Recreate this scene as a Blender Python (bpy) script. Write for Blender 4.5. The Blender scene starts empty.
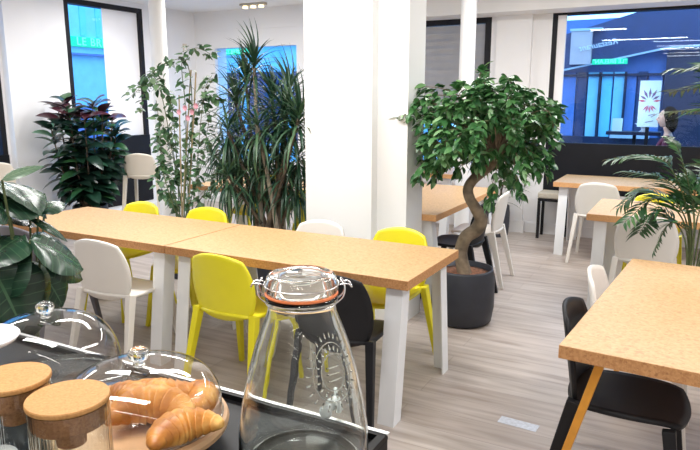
import bpy, bmesh, math, random
from mathutils import Vector, Matrix
PI = math.pi
R = math.radians
scene = bpy.context.scene
C = scene.collection

# ------------------------------------------------------------------ camera, sky, lights, exposure
cam_d = bpy.data.cameras.new('camera')
cam = bpy.data.objects.new('camera', cam_d); C.objects.link(cam)
cam.location = (0, 0, 1.58)
cam.rotation_euler = (R(90 - 11.31), 0, R(28.5))
cam_d.sensor_width = 36; cam_d.lens = 640 / 700 * 36
cam_d.clip_start = 0.02
scene.camera = cam

world = bpy.data.worlds.new('sky'); scene.world = world; world.use_nodes = True
wb = world.node_tree.nodes['Background']
wb.inputs[0].default_value = (0.40, 0.70, 1.0, 1); wb.inputs[1].default_value = 3.8

def area(name, loc, sx, sy, power, col=(1, 0.985, 0.965), rot=(0, 0, 0)):
    l = bpy.data.lights.new(name, 'AREA'); l.shape = 'RECTANGLE'; l.size = sx; l.size_y = sy
    l.energy = power; l.color = col
    o = bpy.data.objects.new(name, l); C.objects.link(o); o.location = loc; o.rotation_euler = rot
    return o
area('ceiling_light_counter', (-1.2, 0.6, 2.74), 1.6, 0.25, 42)
area('ceiling_light_tables', (-2.6, 2.9, 2.74), 2.6, 0.3, 75)
area('ceiling_light_side', (0.9, 3.2, 2.74), 0.3, 2.6, 62)
area('ceiling_light_window', (-4.9, 5.6, 2.74), 2.2, 0.3, 75)
area('ceiling_light_back', (-0.8, 5.6, 2.74), 2.2, 0.3, 70)
area('ceiling_light_corner', (-5.6, 2.4, 2.74), 0.3, 2.2, 50)
area('woman_fill_light', (-1.0, 8.1, 1.6), .25, .25, 8, (1, .80, .66), (0, R(-72), 0))  # unseen warm fill light, added to brighten the woman outside
area('ceiling_light_rear', (0.45, -2.4, 2.73), 3.0, 0.08, 70)

scene.view_settings.view_transform = 'Standard'
scene.view_settings.look = 'None'
scene.view_settings.gamma = 1
scene.view_settings.use_curve_mapping = False
scene.view_settings.exposure = 0.02
cy = scene.cycles
cy.max_bounces = 14; cy.transmission_bounces = 12; cy.glossy_bounces = 6; cy.diffuse_bounces = 6
cy.transparent_max_bounces = 24
cy.use_denoising = True
cy.sample_clamp_indirect = 6

# ------------------------------------------------------------------ materials
def new_mat(name):
    m = bpy.data.materials.new(name); m.use_nodes = True
    nt = m.node_tree; b = nt.nodes['Principled BSDF']
    return m, nt, b
def N(nt, t, **kw):
    n = nt.nodes.new(t)
    for k, v in kw.items():
        setattr(n, k, v)
    return n
def ramp(nt, stops):
    r = N(nt, 'ShaderNodeValToRGB'); e = r.color_ramp.elements
    e[0].position = stops[0][0]; e[0].color = (*stops[0][1], 1)
    e[1].position = stops[-1][0]; e[1].color = (*stops[-1][1], 1)
    for p, c in stops[1:-1]:
        q = e.new(p); q.color = (*c, 1)
    return r
def plain(name, col, rough=0.5, metal=0.0, vary=0.04, scale=6.0, bump=0.0, bscale=80, spec=0.5):
    m, nt, b = new_mat(name)
    tc = N(nt, 'ShaderNodeTexCoord'); no = N(nt, 'ShaderNodeTexNoise'); no.inputs['Scale'].default_value = scale
    nt.links.new(tc.outputs['Object'], no.inputs['Vector'])
    c0 = tuple(max(0, c * (1 - vary)) for c in col); c1 = tuple(min(1, c * (1 + vary)) for c in col)
    r = ramp(nt, [(0.3, c0), (0.7, c1)])
    nt.links.new(no.outputs['Fac'], r.inputs['Fac']); nt.links.new(r.outputs['Color'], b.inputs['Base Color'])
    b.inputs['Roughness'].default_value = rough; b.inputs['Metallic'].default_value = metal
    b.inputs['Specular IOR Level'].default_value = spec
    if bump:
        n2 = N(nt, 'ShaderNodeTexNoise'); n2.inputs['Scale'].default_value = bscale
        bp = N(nt, 'ShaderNodeBump'); bp.inputs['Strength'].default_value = bump; bp.inputs['Distance'].default_value = 0.01
        nt.links.new(tc.outputs['Object'], n2.inputs['Vector']); nt.links.new(n2.outputs['Fac'], bp.inputs['Height'])
        nt.links.new(bp.outputs['Normal'], b.inputs['Normal'])
    return m
def cork(name, a, bcol, c, speck, scale=1.0, rough=0.55):
    m, nt, b = new_mat(name)
    tc = N(nt, 'ShaderNodeTexCoord')
    v = N(nt, 'ShaderNodeTexVoronoi'); v.inputs['Scale'].default_value = 130 * scale
    n1 = N(nt, 'ShaderNodeTexNoise'); n1.inputs['Scale'].default_value = 70 * scale; n1.inputs['Detail'].default_value = 4
    n2 = N(nt, 'ShaderNodeTexNoise'); n2.inputs['Scale'].default_value = 9 * scale
    for t in (v, n1, n2): nt.links.new(tc.outputs['Object'], t.inputs['Vector'])
    sep = N(nt, 'ShaderNodeSeparateColor'); nt.links.new(v.outputs['Color'], sep.inputs['Color'])
    r = ramp(nt, [(0.0, speck), (0.07, a), (0.45, bcol), (1.0, c)])
    nt.links.new(sep.outputs['Red'], r.inputs['Fac'])
    r2 = ramp(nt, [(0.3, a), (0.7, c)]); nt.links.new(n1.outputs['Fac'], r2.inputs['Fac'])
    mx = N(nt, 'ShaderNodeMix', data_type='RGBA'); mx.inputs[0].default_value = 0.5
    nt.links.new(r.outputs['Color'], mx.inputs[6]); nt.links.new(r2.outputs['Color'], mx.inputs[7])
    nt.links.new(mx.outputs[2], b.inputs['Base Color'])
    bp = N(nt, 'ShaderNodeBump'); bp.inputs['Strength'].default_value = 0.12; bp.inputs['Distance'].default_value = 0.004
    nt.links.new(n1.outputs['Fac'], bp.inputs['Height']); nt.links.new(bp.outputs['Normal'], b.inputs['Normal'])
    b.inputs['Roughness'].default_value = rough
    return m
def floor_mat():
    m, nt, b = new_mat('grey_oak_vinyl')
    tc = N(nt, 'ShaderNodeTexCoord')
    br = N(nt, 'ShaderNodeTexBrick'); br.offset = 0.37; br.inputs['Scale'].default_value = 1.0
    br.inputs['Brick Width'].default_value = 1.22; br.inputs['Row Height'].default_value = 0.18
    br.inputs['Mortar Size'].default_value = 0.0012
    br.inputs['Color1'].default_value = (0.41, 0.355, 0.32, 1); br.inputs['Color2'].default_value = (0.49, 0.44, 0.405, 1)
    br.inputs['Mortar'].default_value = (0.25, 0.21, 0.19, 1)
    nt.links.new(tc.outputs['Object'], br.inputs['Vector'])
    mp = N(nt, 'ShaderNodeMapping'); mp.inputs['Scale'].default_value = (1.2, 13, 1)
    nt.links.new(tc.outputs['Object'], mp.inputs['Vector'])
    n1 = N(nt, 'ShaderNodeTexNoise'); n1.inputs['Scale'].default_value = 1.6; n1.inputs['Detail'].default_value = 6; n1.inputs['Distortion'].default_value = 0.6
    nt.links.new(mp.outputs['Vector'], n1.inputs['Vector'])
    r = ramp(nt, [(0.28, (0.72, 0.68, 0.65)), (0.5, (0.98, 0.97, 0.96)), (0.74, (1.18, 1.18, 1.19))])
    nt.links.new(n1.outputs['Fac'], r.inputs['Fac'])
    mx = N(nt, 'ShaderNodeMix', data_type='RGBA', blend_type='MULTIPLY'); mx.inputs[0].default_value = 1
    nt.links.new(br.outputs['Color'], mx.inputs[6]); nt.links.new(r.outputs['Color'], mx.inputs[7])
    nt.links.new(mx.outputs[2], b.inputs['Base Color'])
    b.inputs['Roughness'].default_value = 0.42
    return m
def glass(name, col=(1, 1, 1), rough=0.0, ior=1.45):
    m, nt, b = new_mat(name)
    nt.nodes.remove(b)
    g = N(nt, 'ShaderNodeBsdfGlass'); g.inputs['Color'].default_value = (*col, 1); g.inputs['Roughness'].default_value = rough; g.inputs['IOR'].default_value = ior
    nt.links.new(g.outputs[0], nt.nodes['Material Output'].inputs['Surface'])
    return m
def pane_mat(name, tint=(0.9, 0.95, 1.0), gl=1.0, edge=None):
    m, nt, b = new_mat(name); nt.nodes.remove(b)
    t = N(nt, 'ShaderNodeBsdfTransparent'); t.inputs[0].default_value = (*tint, 1)
    g = N(nt, 'ShaderNodeBsdfGlossy'); g.inputs['Roughness'].default_value = 0.0
    f = N(nt, 'ShaderNodeLayerWeight'); f.inputs['Blend'].default_value = 0.5
    pw = N(nt, 'ShaderNodeMath', operation='POWER'); pw.inputs[1].default_value = 4.0; nt.links.new(f.outputs['Facing'], pw.inputs[0])
    mu = N(nt, 'ShaderNodeMath', operation='MULTIPLY_ADD'); mu.inputs[1].default_value = 0.9; mu.inputs[2].default_value = 0.05 * gl
    nt.links.new(pw.outputs[0], mu.inputs[0])
    if edge:
        er = ramp(nt, [(0.0, tint), (0.75, tint), (1.0, edge)]); nt.links.new(f.outputs['Facing'], er.inputs['Fac']); nt.links.new(er.outputs['Color'], t.inputs[0])
    mx = N(nt, 'ShaderNodeMixShader'); nt.links.new(mu.outputs[0], mx.inputs[0]); nt.links.new(t.outputs[0], mx.inputs[1]); nt.links.new(g.outputs[0], mx.inputs[2])
    nt.links.new(mx.outputs[0], nt.nodes['Material Output'].inputs['Surface'])
    return m
def leaf_mat(name, stops, rough=0.35, trans=0.12, bump=0.0):
    m, nt, b = new_mat(name)
    ge = N(nt, 'ShaderNodeNewGeometry')
    r = ramp(nt, stops); nt.links.new(ge.outputs['Random Per Island'], r.inputs['Fac'])
    nt.links.new(r.outputs['Color'], b.inputs['Base Color'])
    b.inputs['Roughness'].default_value = rough
    if trans:
        tl = N(nt, 'ShaderNodeBsdfTranslucent'); nt.links.new(r.outputs['Color'], tl.inputs['Color'])
        mx = N(nt, 'ShaderNodeMixShader'); mx.inputs[0].default_value = trans
        nt.links.new(b.outputs[0], mx.inputs[1]); nt.links.new(tl.outputs[0], mx.inputs[2])
        nt.links.new(mx.outputs[0], nt.nodes['Material Output'].inputs['Surface'])
    return m
def vein_mat(name, dark, mid, vein, rough=.26):
    m, nt, b = new_mat(name)
    tc = N(nt, 'ShaderNodeTexCoord'); sp_ = N(nt, 'ShaderNodeSeparateXYZ'); nt.links.new(tc.outputs['UV'], sp_.inputs[0])
    def mth(op, a, b_=None):
        n = N(nt, 'ShaderNodeMath', operation=op)
        for i, q in enumerate((a, b_)):
            if q is None: continue
            if isinstance(q, (int, float)): n.inputs[i].default_value = q
            else: nt.links.new(q, n.inputs[i])
        return n.outputs[0]
    a = mth('ABSOLUTE', mth('MULTIPLY_ADD', sp_.outputs[0], 2.0)); a.node.inputs[0].links[0].from_node.inputs[2].default_value = -1.0
    q = mth('PINGPONG', mth('SUBTRACT', mth('MULTIPLY', sp_.outputs[1], 8.0), mth('MULTIPLY', a, 1.0)), .5)
    side = mth('LESS_THAN', q, .05); midrib = mth('LESS_THAN', a, .035)
    v = mth('MAXIMUM', mth('MULTIPLY', side, .6), midrib)
    no = N(nt, 'ShaderNodeTexNoise'); no.inputs['Scale'].default_value = 9; nt.links.new(tc.outputs['Object'], no.inputs['Vector'])
    r0 = ramp(nt, [(.35, dark), (.65, mid)]); nt.links.new(no.outputs['Fac'], r0.inputs['Fac'])
    mx = N(nt, 'ShaderNodeMix', data_type='RGBA'); nt.links.new(v, mx.inputs[0]); nt.links.new(r0.outputs['Color'], mx.inputs[6]); mx.inputs[7].default_value = (*vein, 1)
    nt.links.new(mx.outputs[2], b.inputs['Base Color']); b.inputs['Roughness'].default_value = rough
    return m
def emit(name, col, s):
    m, nt, b = new_mat(name)
    b.inputs['Base Color'].default_value = (*col, 1)
    b.inputs['Emission Color'].default_value = (*col, 1); b.inputs['Emission Strength'].default_value = s
    return m

MAT = dict(
    wall=plain('white_wall_paint', (0.84, 0.84, 0.85), 0.75, vary=0.01, scale=1.5, bump=0.02, bscale=140),
    ceiling=plain('ceiling_paint', (0.84, 0.84, 0.84), 0.8, vary=0.01),
    pillar=plain('pillar_paint', (0.86, 0.87, 0.87), 0.7, vary=0.01, scale=1.2, bump=0.03, bscale=30),
    floor=floor_mat(),
    cork=cork('cork_sheet', (0.46, 0.275, 0.125), (0.56, 0.355, 0.165), (0.64, 0.42, 0.21), (0.36, 0.19, 0.09), 0.75, 0.5),
    corkedge=cork('cork_edge', (0.38, 0.17, 0.06), (0.47, 0.23, 0.085), (0.58, 0.31, 0.13), (0.22, 0.09, 0.03), 1.2, 0.7),
    corkwood=cork('cork_edge_pale', (0.60, 0.30, 0.12), (0.66, 0.34, 0.14), (0.72, 0.40, 0.18), (0.5, 0.24, 0.09), 1.0, 0.6),
    corklid=cork('cork_lid', (0.40, 0.19, 0.055), (0.47, 0.24, 0.075), (0.54, 0.29, 0.10), (0.32, 0.14, 0.04), 3.2, 0.65),
    corkdark=cork('cork_stopper', (0.30, 0.13, 0.05), (0.38, 0.17, 0.07), (0.46, 0.22, 0.09), (0.2, 0.08, 0.03), 3.0, 0.7),
    leg=plain('white_powder_coat', (0.80, 0.82, 0.84), 0.4, vary=0.02, scale=8),
    yleg=plain('yellow_oak_leg', (0.62, 0.27, 0.03), 0.4, vary=0.1, scale=20),
    white=plain('white_plastic', (0.78, 0.75, 0.70), 0.4, vary=0.015),
    cream=plain('cream_plastic', (0.72, 0.66, 0.56), 0.45, vary=0.02),
    yellow=plain('yellow_plastic', (0.80, 0.72, 0.02), 0.4, vary=0.03),
    black=plain('black_plastic', (0.014, 0.014, 0.016), 0.5, vary=0.1, spec=0.2),
    grey=plain('grey_plastic', (0.11, 0.105, 0.12), 0.5, vary=0.05),
    frame=plain('black_metal_frame', (0.016, 0.016, 0.02), 0.45, vary=0.1, spec=0.2),
    panel=plain('black_panel', (0.010, 0.011, 0.015), 0.5, vary=0.15, scale=3, spec=0.2),
    counter=plain('black_laminate', (0.006, 0.006, 0.007), 0.45, vary=0.2, scale=4, spec=0.2),
    steel=plain('brushed_steel', (0.75, 0.75, 0.76), 0.25, metal=1.0, vary=0.05, scale=30),
    alu=plain('bright_trim', (0.85, 0.85, 0.84), 0.3, metal=0.6, vary=0.02),
    cushion=plain('beige_cushion', (0.50, 0.46, 0.38), 0.9, vary=0.06, scale=40, bump=0.1),
    slat=plain('grey_shutter_slat', (0.36, 0.37, 0.40), 0.5, vary=0.05),
    pot=plain('anthracite_pot', (0.022, 0.025, 0.036), 0.5, vary=0.1, scale=12, bump=0.05, bscale=60),
    potgrey=plain('slate_pot', (0.055, 0.06, 0.075), 0.6, vary=0.2, scale=20, bump=0.2, bscale=60),
    soil=plain('clay_pebbles', (0.20, 0.085, 0.045), 0.9, vary=0.6, scale=60, bump=1.0, bscale=70),
    bark=plain('grey_bark', (0.20, 0.155, 0.105), 0.8, vary=0.45, scale=14, bump=0.5, bscale=40),
    barkdark=plain('brown_bark', (0.11, 0.08, 0.055), 0.85, vary=0.5, scale=18, bump=0.6, bscale=50),
    barkpale=plain('pale_bark', (0.33, 0.28, 0.22), 0.85, vary=0.3, scale=18, bump=0.5, bscale=50),
    stem=plain('green_stem', (0.10, 0.13, 0.05), 0.6, vary=0.3, scale=20),
    bamboo=plain('bamboo_cane', (0.42, 0.32, 0.18), 0.6, vary=0.15, scale=30),
    ficus=leaf_mat('ficus_leaf', [(0, (0.025, 0.095, 0.03)), (0.5, (0.055, 0.18, 0.055)), (0.85, (0.11, 0.27, 0.09)), (1, (0.22, 0.40, 0.18))]),
    dracaena=leaf_mat('dracaena_leaf', [(0, (0.012, 0.045, 0.022)), (0.6, (0.03, 0.085, 0.045)), (1, (0.09, 0.17, 0.08))], 0.4, 0.08),
    climber=leaf_mat('climber_leaf', [(0, (0.03, 0.09, 0.035)), (0.55, (0.065, 0.16, 0.06)), (1, (0.20, 0.32, 0.17))], 0.45, 0.15),
    purple=leaf_mat('dark_rubber_leaf', [(0, (0.006, 0.016, 0.012)), (0.45, (0.012, 0.04, 0.026)), (0.75, (0.02, 0.075, 0.04)), (0.9, (0.035, 0.12, 0.04)), (1, (0.09, 0.25, 0.12))], 0.3, 0.04),
    burgundy=leaf_mat('burgundy_leaf', [(0, (0.035, 0.012, 0.018)), (1, (0.09, 0.022, 0.035))], 0.3, 0.04),
    broad=vein_mat('broad_leaf', (0.012, 0.034, 0.022), (0.022, 0.062, 0.034), (0.05, 0.12, 0.06)),
    palebroad=vein_mat('pale_broad_leaf', (0.07, 0.13, 0.08), (0.12, 0.19, 0.12), (0.2, 0.28, 0.18)),
    palm=leaf_mat('palm_leaf', [(0, (0.02, 0.075, 0.025)), (0.7, (0.04, 0.13, 0.04)), (1, (0.09, 0.24, 0.06))], 0.4, 0.12),
    flower=plain('pink_petal', (0.62, 0.30, 0.36), 0.6, vary=0.2, scale=60),
    glass=glass('clear_glass', (0.985, 1.0, 0.99)),
    domeglass=pane_mat('thin_clear_glass', (0.96, 0.965, 0.965), 1.6, (0.45, 0.47, 0.47)),
    pane=pane_mat('window_glass', (0.80, 0.90, 1.0), 0.7),
    rubber=plain('orange_rubber', (0.80, 0.22, 0.07), 0.5, vary=0.05),
    tap=plain('frosted_tap_plastic', (0.72, 0.76, 0.76), 0.35, vary=0.03),
    board=plain('olive_wood_board', (0.60, 0.37, 0.20), 0.5, vary=0.2, scale=14),
    porcelain=plain('white_porcelain', (0.85, 0.85, 0.86), 0.2, vary=0.01),
    label=plain('pale_sticker', (0.60, 0.64, 0.72), 0.4, vary=0.15, scale=50),
    white_panel=plain('white_panel_paint', (0.90, 0.90, 0.92), 0.8, vary=0.01),
    street=plain('pavement', (0.20, 0.25, 0.33), 0.9, vary=0.1),
    facade=plain('blue_facade_paint', (0.10, 0.20, 0.50), 0.6, vary=0.06),
    navy=plain('navy_fascia', (0.032, 0.045, 0.13), 0.5, vary=0.1),
    dnavy=plain('dark_navy_front', (0.012, 0.018, 0.055), 0.4, vary=0.1),
    skyblue=plain('light_blue_render', (0.30, 0.68, 0.86), 0.7, vary=0.06),
    cyan=plain('cyan_panel', (0.20, 0.68, 0.95), 0.5, vary=0.04),
    mauve=plain('mauve_grey_panel', (0.60, 0.46, 0.46), 0.6, vary=0.05),
    pale=plain('pale_band', (0.5, 0.58, 0.68), 0.6, vary=0.05),
    letters=plain('white_letters', (0.9, 0.9, 0.92), 0.5, vary=0.01),
    greensign=emit('green_lit_sign', (0.0, 0.62, 0.28), 0.55),
    greenletter=emit('lit_white_green_letters', (0.25, 1.0, 0.6), 1.0),
    poster=plain('poster_paper', (0.62, 0.86, 0.95), 0.6, vary=0.02),
    ink=plain('poster_ink_violet', (0.16, 0.10, 0.28), 0.6, vary=0.1),
    inkred=plain('poster_ink_red', (0.55, 0.12, 0.22), 0.6, vary=0.1),
    tube=emit('lamp_tube_light', (1, 0.97, 0.93), 14),
    spot=emit('spot_lamp_light', (1, 0.8, 0.45), 2.5),
    skin=plain('skin', (0.58, 0.36, 0.27), 0.5, vary=0.05),
    hair=plain('dark_brown_hair', (0.012, 0.007, 0.006), 0.9, vary=0.3, scale=60, spec=0.05),
    coat=plain('burgundy_wool', (0.11, 0.018, 0.045), 0.9, vary=0.15, scale=40),
    denim=plain('dark_trousers', (0.02, 0.025, 0.05), 0.9, vary=0.1),
    lip=plain('lip_tone', (0.5, 0.16, 0.15), 0.5),
    eye=plain('eye_tone', (0.03, 0.02, 0.02), 0.2),
)
def croissant_mat():
    m, nt, b = new_mat('baked_croissant')
    tc = N(nt, 'ShaderNodeTexCoord'); n = N(nt, 'ShaderNodeTexNoise'); n.inputs['Scale'].default_value = 28; n.inputs['Detail'].default_value = 5
    nt.links.new(tc.outputs['Object'], n.inputs['Vector'])
    r = ramp(nt, [(0.3, (0.36, 0.11, 0.02)), (0.5, (0.60, 0.25, 0.045)), (0.72, (0.80, 0.47, 0.14))])
    nt.links.new(n.outputs['Fac'], r.inputs['Fac']); nt.links.new(r.outputs['Color'], b.inputs['Base Color'])
    b.inputs['Roughness'].default_value = 0.42
    bp = N(nt, 'ShaderNodeBump'); bp.inputs['Strength'].default_value = 0.4; bp.inputs['Distance'].default_value = 0.002
    nt.links.new(n.outputs['Fac'], bp.inputs['Height']); nt.links.new(bp.outputs['Normal'], b.inputs['Normal'])
    return m
MAT['croissant'] = croissant_mat()

# ------------------------------------------------------------------ helpers
def obj(name, bm, mat, parent=None, smooth=False, bevel=0.0, solid=0.0, recalc=True):
    if recalc: bmesh.ops.recalc_face_normals(bm, faces=bm.faces)
    me = bpy.data.meshes.new(name); bm.to_mesh(me); bm.free()
    for m in (mat if isinstance(mat, (list, tuple)) else [mat]): me.materials.append(m)
    if smooth:
        for p in me.polygons: p.use_smooth = True
    o = bpy.data.objects.new(name, me); C.objects.link(o)
    if parent: o.parent = parent
    if solid:
        s = o.modifiers.new('thickness', 'SOLIDIFY'); s.thickness = solid; s.offset = 0
    if bevel:
        b = o.modifiers.new('bevel', 'BEVEL'); b.width = bevel; b.segments = 2; b.limit_method = 'ANGLE'
    return o
def tag(o, label=None, cat=None, group=None, kind=None):
    if label: o['label'] = label
    if cat: o['category'] = cat
    if group: o['group'] = group
    if kind: o['kind'] = kind
    return o
def thing(name, label, cat, loc=(0, 0, 0), rz=0, group=None):
    o = bpy.data.objects.new(name, None); C.objects.link(o); o.location = loc; o.rotation_euler = (0, 0, rz)
    o.empty_display_size = 0.1
    return tag(o, label, cat, group)
def dup(root, loc, rz, label, group=None):
    r = root.copy(); C.objects.link(r); r.location = loc; r.rotation_euler = (0, 0, rz); r['label'] = label
    if group: r['group'] = group
    for ch in list(root.children):
        c = ch.copy(); C.objects.link(c); c.parent = r
        for g in list(ch.children):
            d = g.copy(); C.objects.link(d); d.parent = c
    return r
def struct(name, bm, mat, **kw):
    return tag(obj(name, bm, mat, **kw), kind='structure')
def box(bm, x0, x1, y0, y1, z0, z1):
    vs = [bm.verts.new((x, y, z)) for z in (z0, z1) for y in (y0, y1) for x in (x0, x1)]
    for f in ((0, 2, 3, 1), (4, 5, 7, 6), (0, 1, 5, 4), (2, 6, 7, 3), (0, 4, 6, 2), (1, 3, 7, 5)):
        bm.faces.new([vs[i] for i in f])
def BM(*boxes):
    bm = bmesh.new()
    for b in boxes: box(bm, *b)
    return bm
def prism(bm, poly, z0, z1, shift=(0, 0)):
    a = [bm.verts.new((x + shift[0], y + shift[1], z0)) for x, y in poly]
    b = [bm.verts.new((x, y, z1)) for x, y in poly]
    n = len(poly)
    for i in range(n): bm.faces.new((a[i], a[(i + 1) % n], b[(i + 1) % n], b[i]))
    bm.faces.new(a[::-1]); bm.faces.new(b)
def beam(bm, p0, p1, w0, w1, t0=None, t1=None, side=Vector((1, 0, 0))):
    p0 = Vector(p0); p1 = Vector(p1); d = (p1 - p0).normalized()
    s = (side - d * side.dot(d)).normalized(); u = d.cross(s)
    t0 = t0 or w0; t1 = t1 or w1
    A = []
    for p, w, t in ((p0, w0, t0), (p1, w1, t1)):
        A.append([bm.verts.new(p + s * (a * w / 2) + u * (b * t / 2)) for a, b in ((-1, -1), (1, -1), (1, 1), (-1, 1))])
    for i in range(4): bm.faces.new((A[0][i], A[0][(i + 1) % 4], A[1][(i + 1) % 4], A[1][i]))
    bm.faces.new(A[0][::-1]); bm.faces.new(A[1])
def smooth_path(pts, k=6):
    pts = [Vector(p) for p in pts]; out = []
    P = [2 * pts[0] - pts[1]] + pts + [2 * pts[-1] - pts[-2]]
    for i in range(1, len(P) - 2):
        for j in range(k):
            t = j / k; a, b, c, d = P[i - 1], P[i], P[i + 1], P[i + 2]
            out.append(0.5 * ((2 * b) + (c - a) * t + (2 * a - 5 * b + 4 * c - d) * t * t + (3 * b - a - 3 * c + d) * t ** 3))
    out.append(pts[-1]); return out
def tube(bm, pts, rad, n=8, closed=False):
    pts = [Vector(p) for p in pts]; m = len(pts)
    if not isinstance(rad, (list, tuple)): rad = [rad] * m
    elif len(rad) != m:
        rad = [rad[min(len(rad) - 1, int(i / (m - 1) * (len(rad) - 1)))] * (1 - ((i / (m - 1) * (len(rad) - 1)) % 1)) + rad[min(len(rad) - 1, int(i / (m - 1) * (len(rad) - 1)) + 1)] * ((i / (m - 1) * (len(rad) - 1)) % 1) for i in range(m)]
    rings = []; s = None
    for i, p in enumerate(pts):
        if closed: d = (pts[(i + 1) % m] - pts[i - 1]).normalized()
        else: d = (pts[min(i + 1, m - 1)] - pts[max(i - 1, 0)]).normalized()
        if s is None: s = d.orthogonal().normalized()
        s = (s - d * s.dot(d))
        s = s.normalized() if s.length > 1e-6 else d.orthogonal().normalized()
        u = d.cross(s)
        rings.append([bm.verts.new(p + (s * math.cos(2 * PI * k / n) + u * math.sin(2 * PI * k / n)) * rad[i]) for k in range(n)])
    for i in range(m if closed else m - 1):
        a, b = rings[i], rings[(i + 1) % m]
        for k in range(n): bm.faces.new((a[k], a[(k + 1) % n], b[(k + 1) % n], b[k]))
    if not closed:
        bm.faces.new(rings[0][::-1]); bm.faces.new(rings[-1])
def lathe(bm, prof, n=48, loop=False, c=(0, 0, 0)):
    rings = []
    for r, z in prof:
        if r < 1e-6: rings.append([bm.verts.new((c[0], c[1], c[2] + z))])
        else: rings.append([bm.verts.new((c[0] + r * math.cos(2 * PI * k / n), c[1] + r * math.sin(2 * PI * k / n), c[2] + z)) for k in range(n)])
    m = len(rings)
    for i in range(m if loop else m - 1):
        a, b = rings[i], rings[(i + 1) % m]
        for k in range(n):
            k2 = (k + 1) % n
            if len(a) == 1 and len(b) == 1: break
            if len(a) == 1: bm.faces.new((a[0], b[k2], b[k]))
            elif len(b) == 1: bm.faces.new((a[k], a[k2], b[0]))
            else: bm.faces.new((a[k], a[k2], b[k2], b[k]))
def LA(prof, n=48, loop=False):
    bm = bmesh.new(); lathe(bm, prof, n, loop); return bm
def roundrect(a, b, k=0.6):
    return a * (1 - k) + k * a * math.sqrt(1 - b * b / 2), b * (1 - k) + k * b * math.sqrt(1 - a * a / 2)
def sheet(fn, n=14, k=0.6):
    bm = bmesh.new(); g = []
    for j in range(n + 1):
        row = []
        for i in range(n + 1):
            a, b = 2 * i / n - 1, 2 * j / n - 1
            row.append(bm.verts.new(fn(*roundrect(a, b, k))))
        g.append(row)
    for j in range(n):
        for i in range(n): bm.faces.new((g[j][i], g[j][i + 1], g[j + 1][i + 1], g[j + 1][i]))
    return bm
def leaf(bm, base, d, up, L, W, bend=0.3, n=4, fold=0.15, mi=0, peak=0.42):
    """a pointed leaf blade: folded along its midrib, drooping by bend"""
    d = Vector(d).normalized(); up = Vector(up)
    s = d.cross(up)
    s = s.normalized() if s.length > 1e-4 else d.orthogonal().normalized()
    nrm = s.cross(d).normalized(); base = Vector(base)
    prev = [bm.verts.new(base)] * 3; p = base.copy(); dd = d.copy()
    for i in range(1, n + 1):
        t = i / n
        dd = (dd - nrm * (bend / n) * 1.2).normalized() if i > 1 else dd
        p = p + dd * (L / n)
        nn = s.cross(dd).normalized()
        w = W / 2 * (math.sin(PI * min(1, t ** (0.69 / -math.log(peak) if peak != 0.5 else 1))) ** 0.85 if t < 1 else 0)
        if i == n:
            tip = bm.verts.new(p)
            for q in ((prev[0], prev[1]), (prev[1], prev[2])):
                f = bm.faces.new((q[0], q[1], tip)); f.material_index = mi
        else:
            cur = [bm.verts.new(p - s * w + nn * w * fold), bm.verts.new(p), bm.verts.new(p + s * w + nn * w * fold)]
            if i == 1:
                for a, b in ((0, 1), (1, 2)):
                    f = bm.faces.new((prev[0], cur[b], cur[a])); f.material_index = mi
            else:
                for a, b in ((0, 1), (1, 2)):
                    f = bm.faces.new((prev[a], prev[b], cur[b], cur[a])); f.material_index = mi
            prev = cur
def broad_leaf(bm, base, d, up, L, W, bend=.35, fold=.12, mi=0, peak=.4, na=8, nt_=14):
    """a wide blade with raised quilting between its side veins; its UVs carry the vein pattern"""
    uv = bm.loops.layers.uv.verify()
    d = Vector(d).normalized(); s = d.cross(Vector(up)).normalized(); nrm = s.cross(d).normalized()
    p = Vector(base).copy(); dd = d.copy(); g = []; co = {}
    for i in range(nt_ + 1):
        t = i / nt_
        w = W / 2 * (math.sin(PI * min(1, t ** (0.69 / -math.log(peak)))) ** 0.75 if 0 < t < 1 else 0.0) + W * .008
        nn = s.cross(dd).normalized(); row = []
        for j in range(na + 1):
            a = 2 * j / na - 1
            rip = .018 * W * math.sin((t * 8 - abs(a) * 1.0) * 2 * PI) * min(1, abs(a) * 3) * (1 - abs(a) * .5)
            v = bm.verts.new(p + s * (w * a) + nn * (w * fold * (abs(a) ** .8) * 2 - w * .35 * a * a + rip)); co[v] = (a * .5 + .5, t); row.append(v)
        g.append(row)
        dd = (dd - nn * (bend / nt_) * 1.2).normalized(); p = p + dd * (L / nt_)
    for i in range(nt_):
        for j in range(na):
            f = bm.faces.new((g[i][j], g[i][j + 1], g[i + 1][j + 1], g[i + 1][j])); f.material_index = mi
            for l in f.loops: l[uv].uv = co[l.vert]
def at(u, v, y=None, x=None, z=None):
    """the point of the place seen at (u, v) that lies on the plane with this x, y or z"""
    a = (u - 350) / 640; b = (225 - v) / 640; P = math.atan(0.2); A = R(28.5)
    dx, dy, dz = a, math.cos(P) + b * math.sin(P), -math.sin(P) + b * math.cos(P)
    d = Vector((dx * math.cos(A) - dy * math.sin(A), dx * math.sin(A) + dy * math.cos(A), dz))
    t = y / d.y if y is not None else (x / d.x if x is not None else (z - 1.58) / d.z)
    return Vector((0, 0, 1.58)) + d * t
def text_mesh(name, body, mat, parent, size, M, extrude=0.004, shear=0.0, spacing=1.0):
    cu = bpy.data.curves.new(name, 'FONT'); cu.body = body; cu.size = size; cu.extrude = extrude
    cu.align_x = 'CENTER'; cu.align_y = 'CENTER'; cu.shear = shear; cu.space_character = spacing
    t = bpy.data.objects.new(name, cu)
    me = bpy.data.meshes.new_from_object(t); bpy.data.objects.remove(t)
    me.transform(M)
    if M.determinant() < 0: me.flip_normals()
    me.materials.clear(); me.materials.append(mat)
    o = bpy.data.objects.new(name, me); C.objects.link(o); o.parent = parent
    return o

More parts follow.
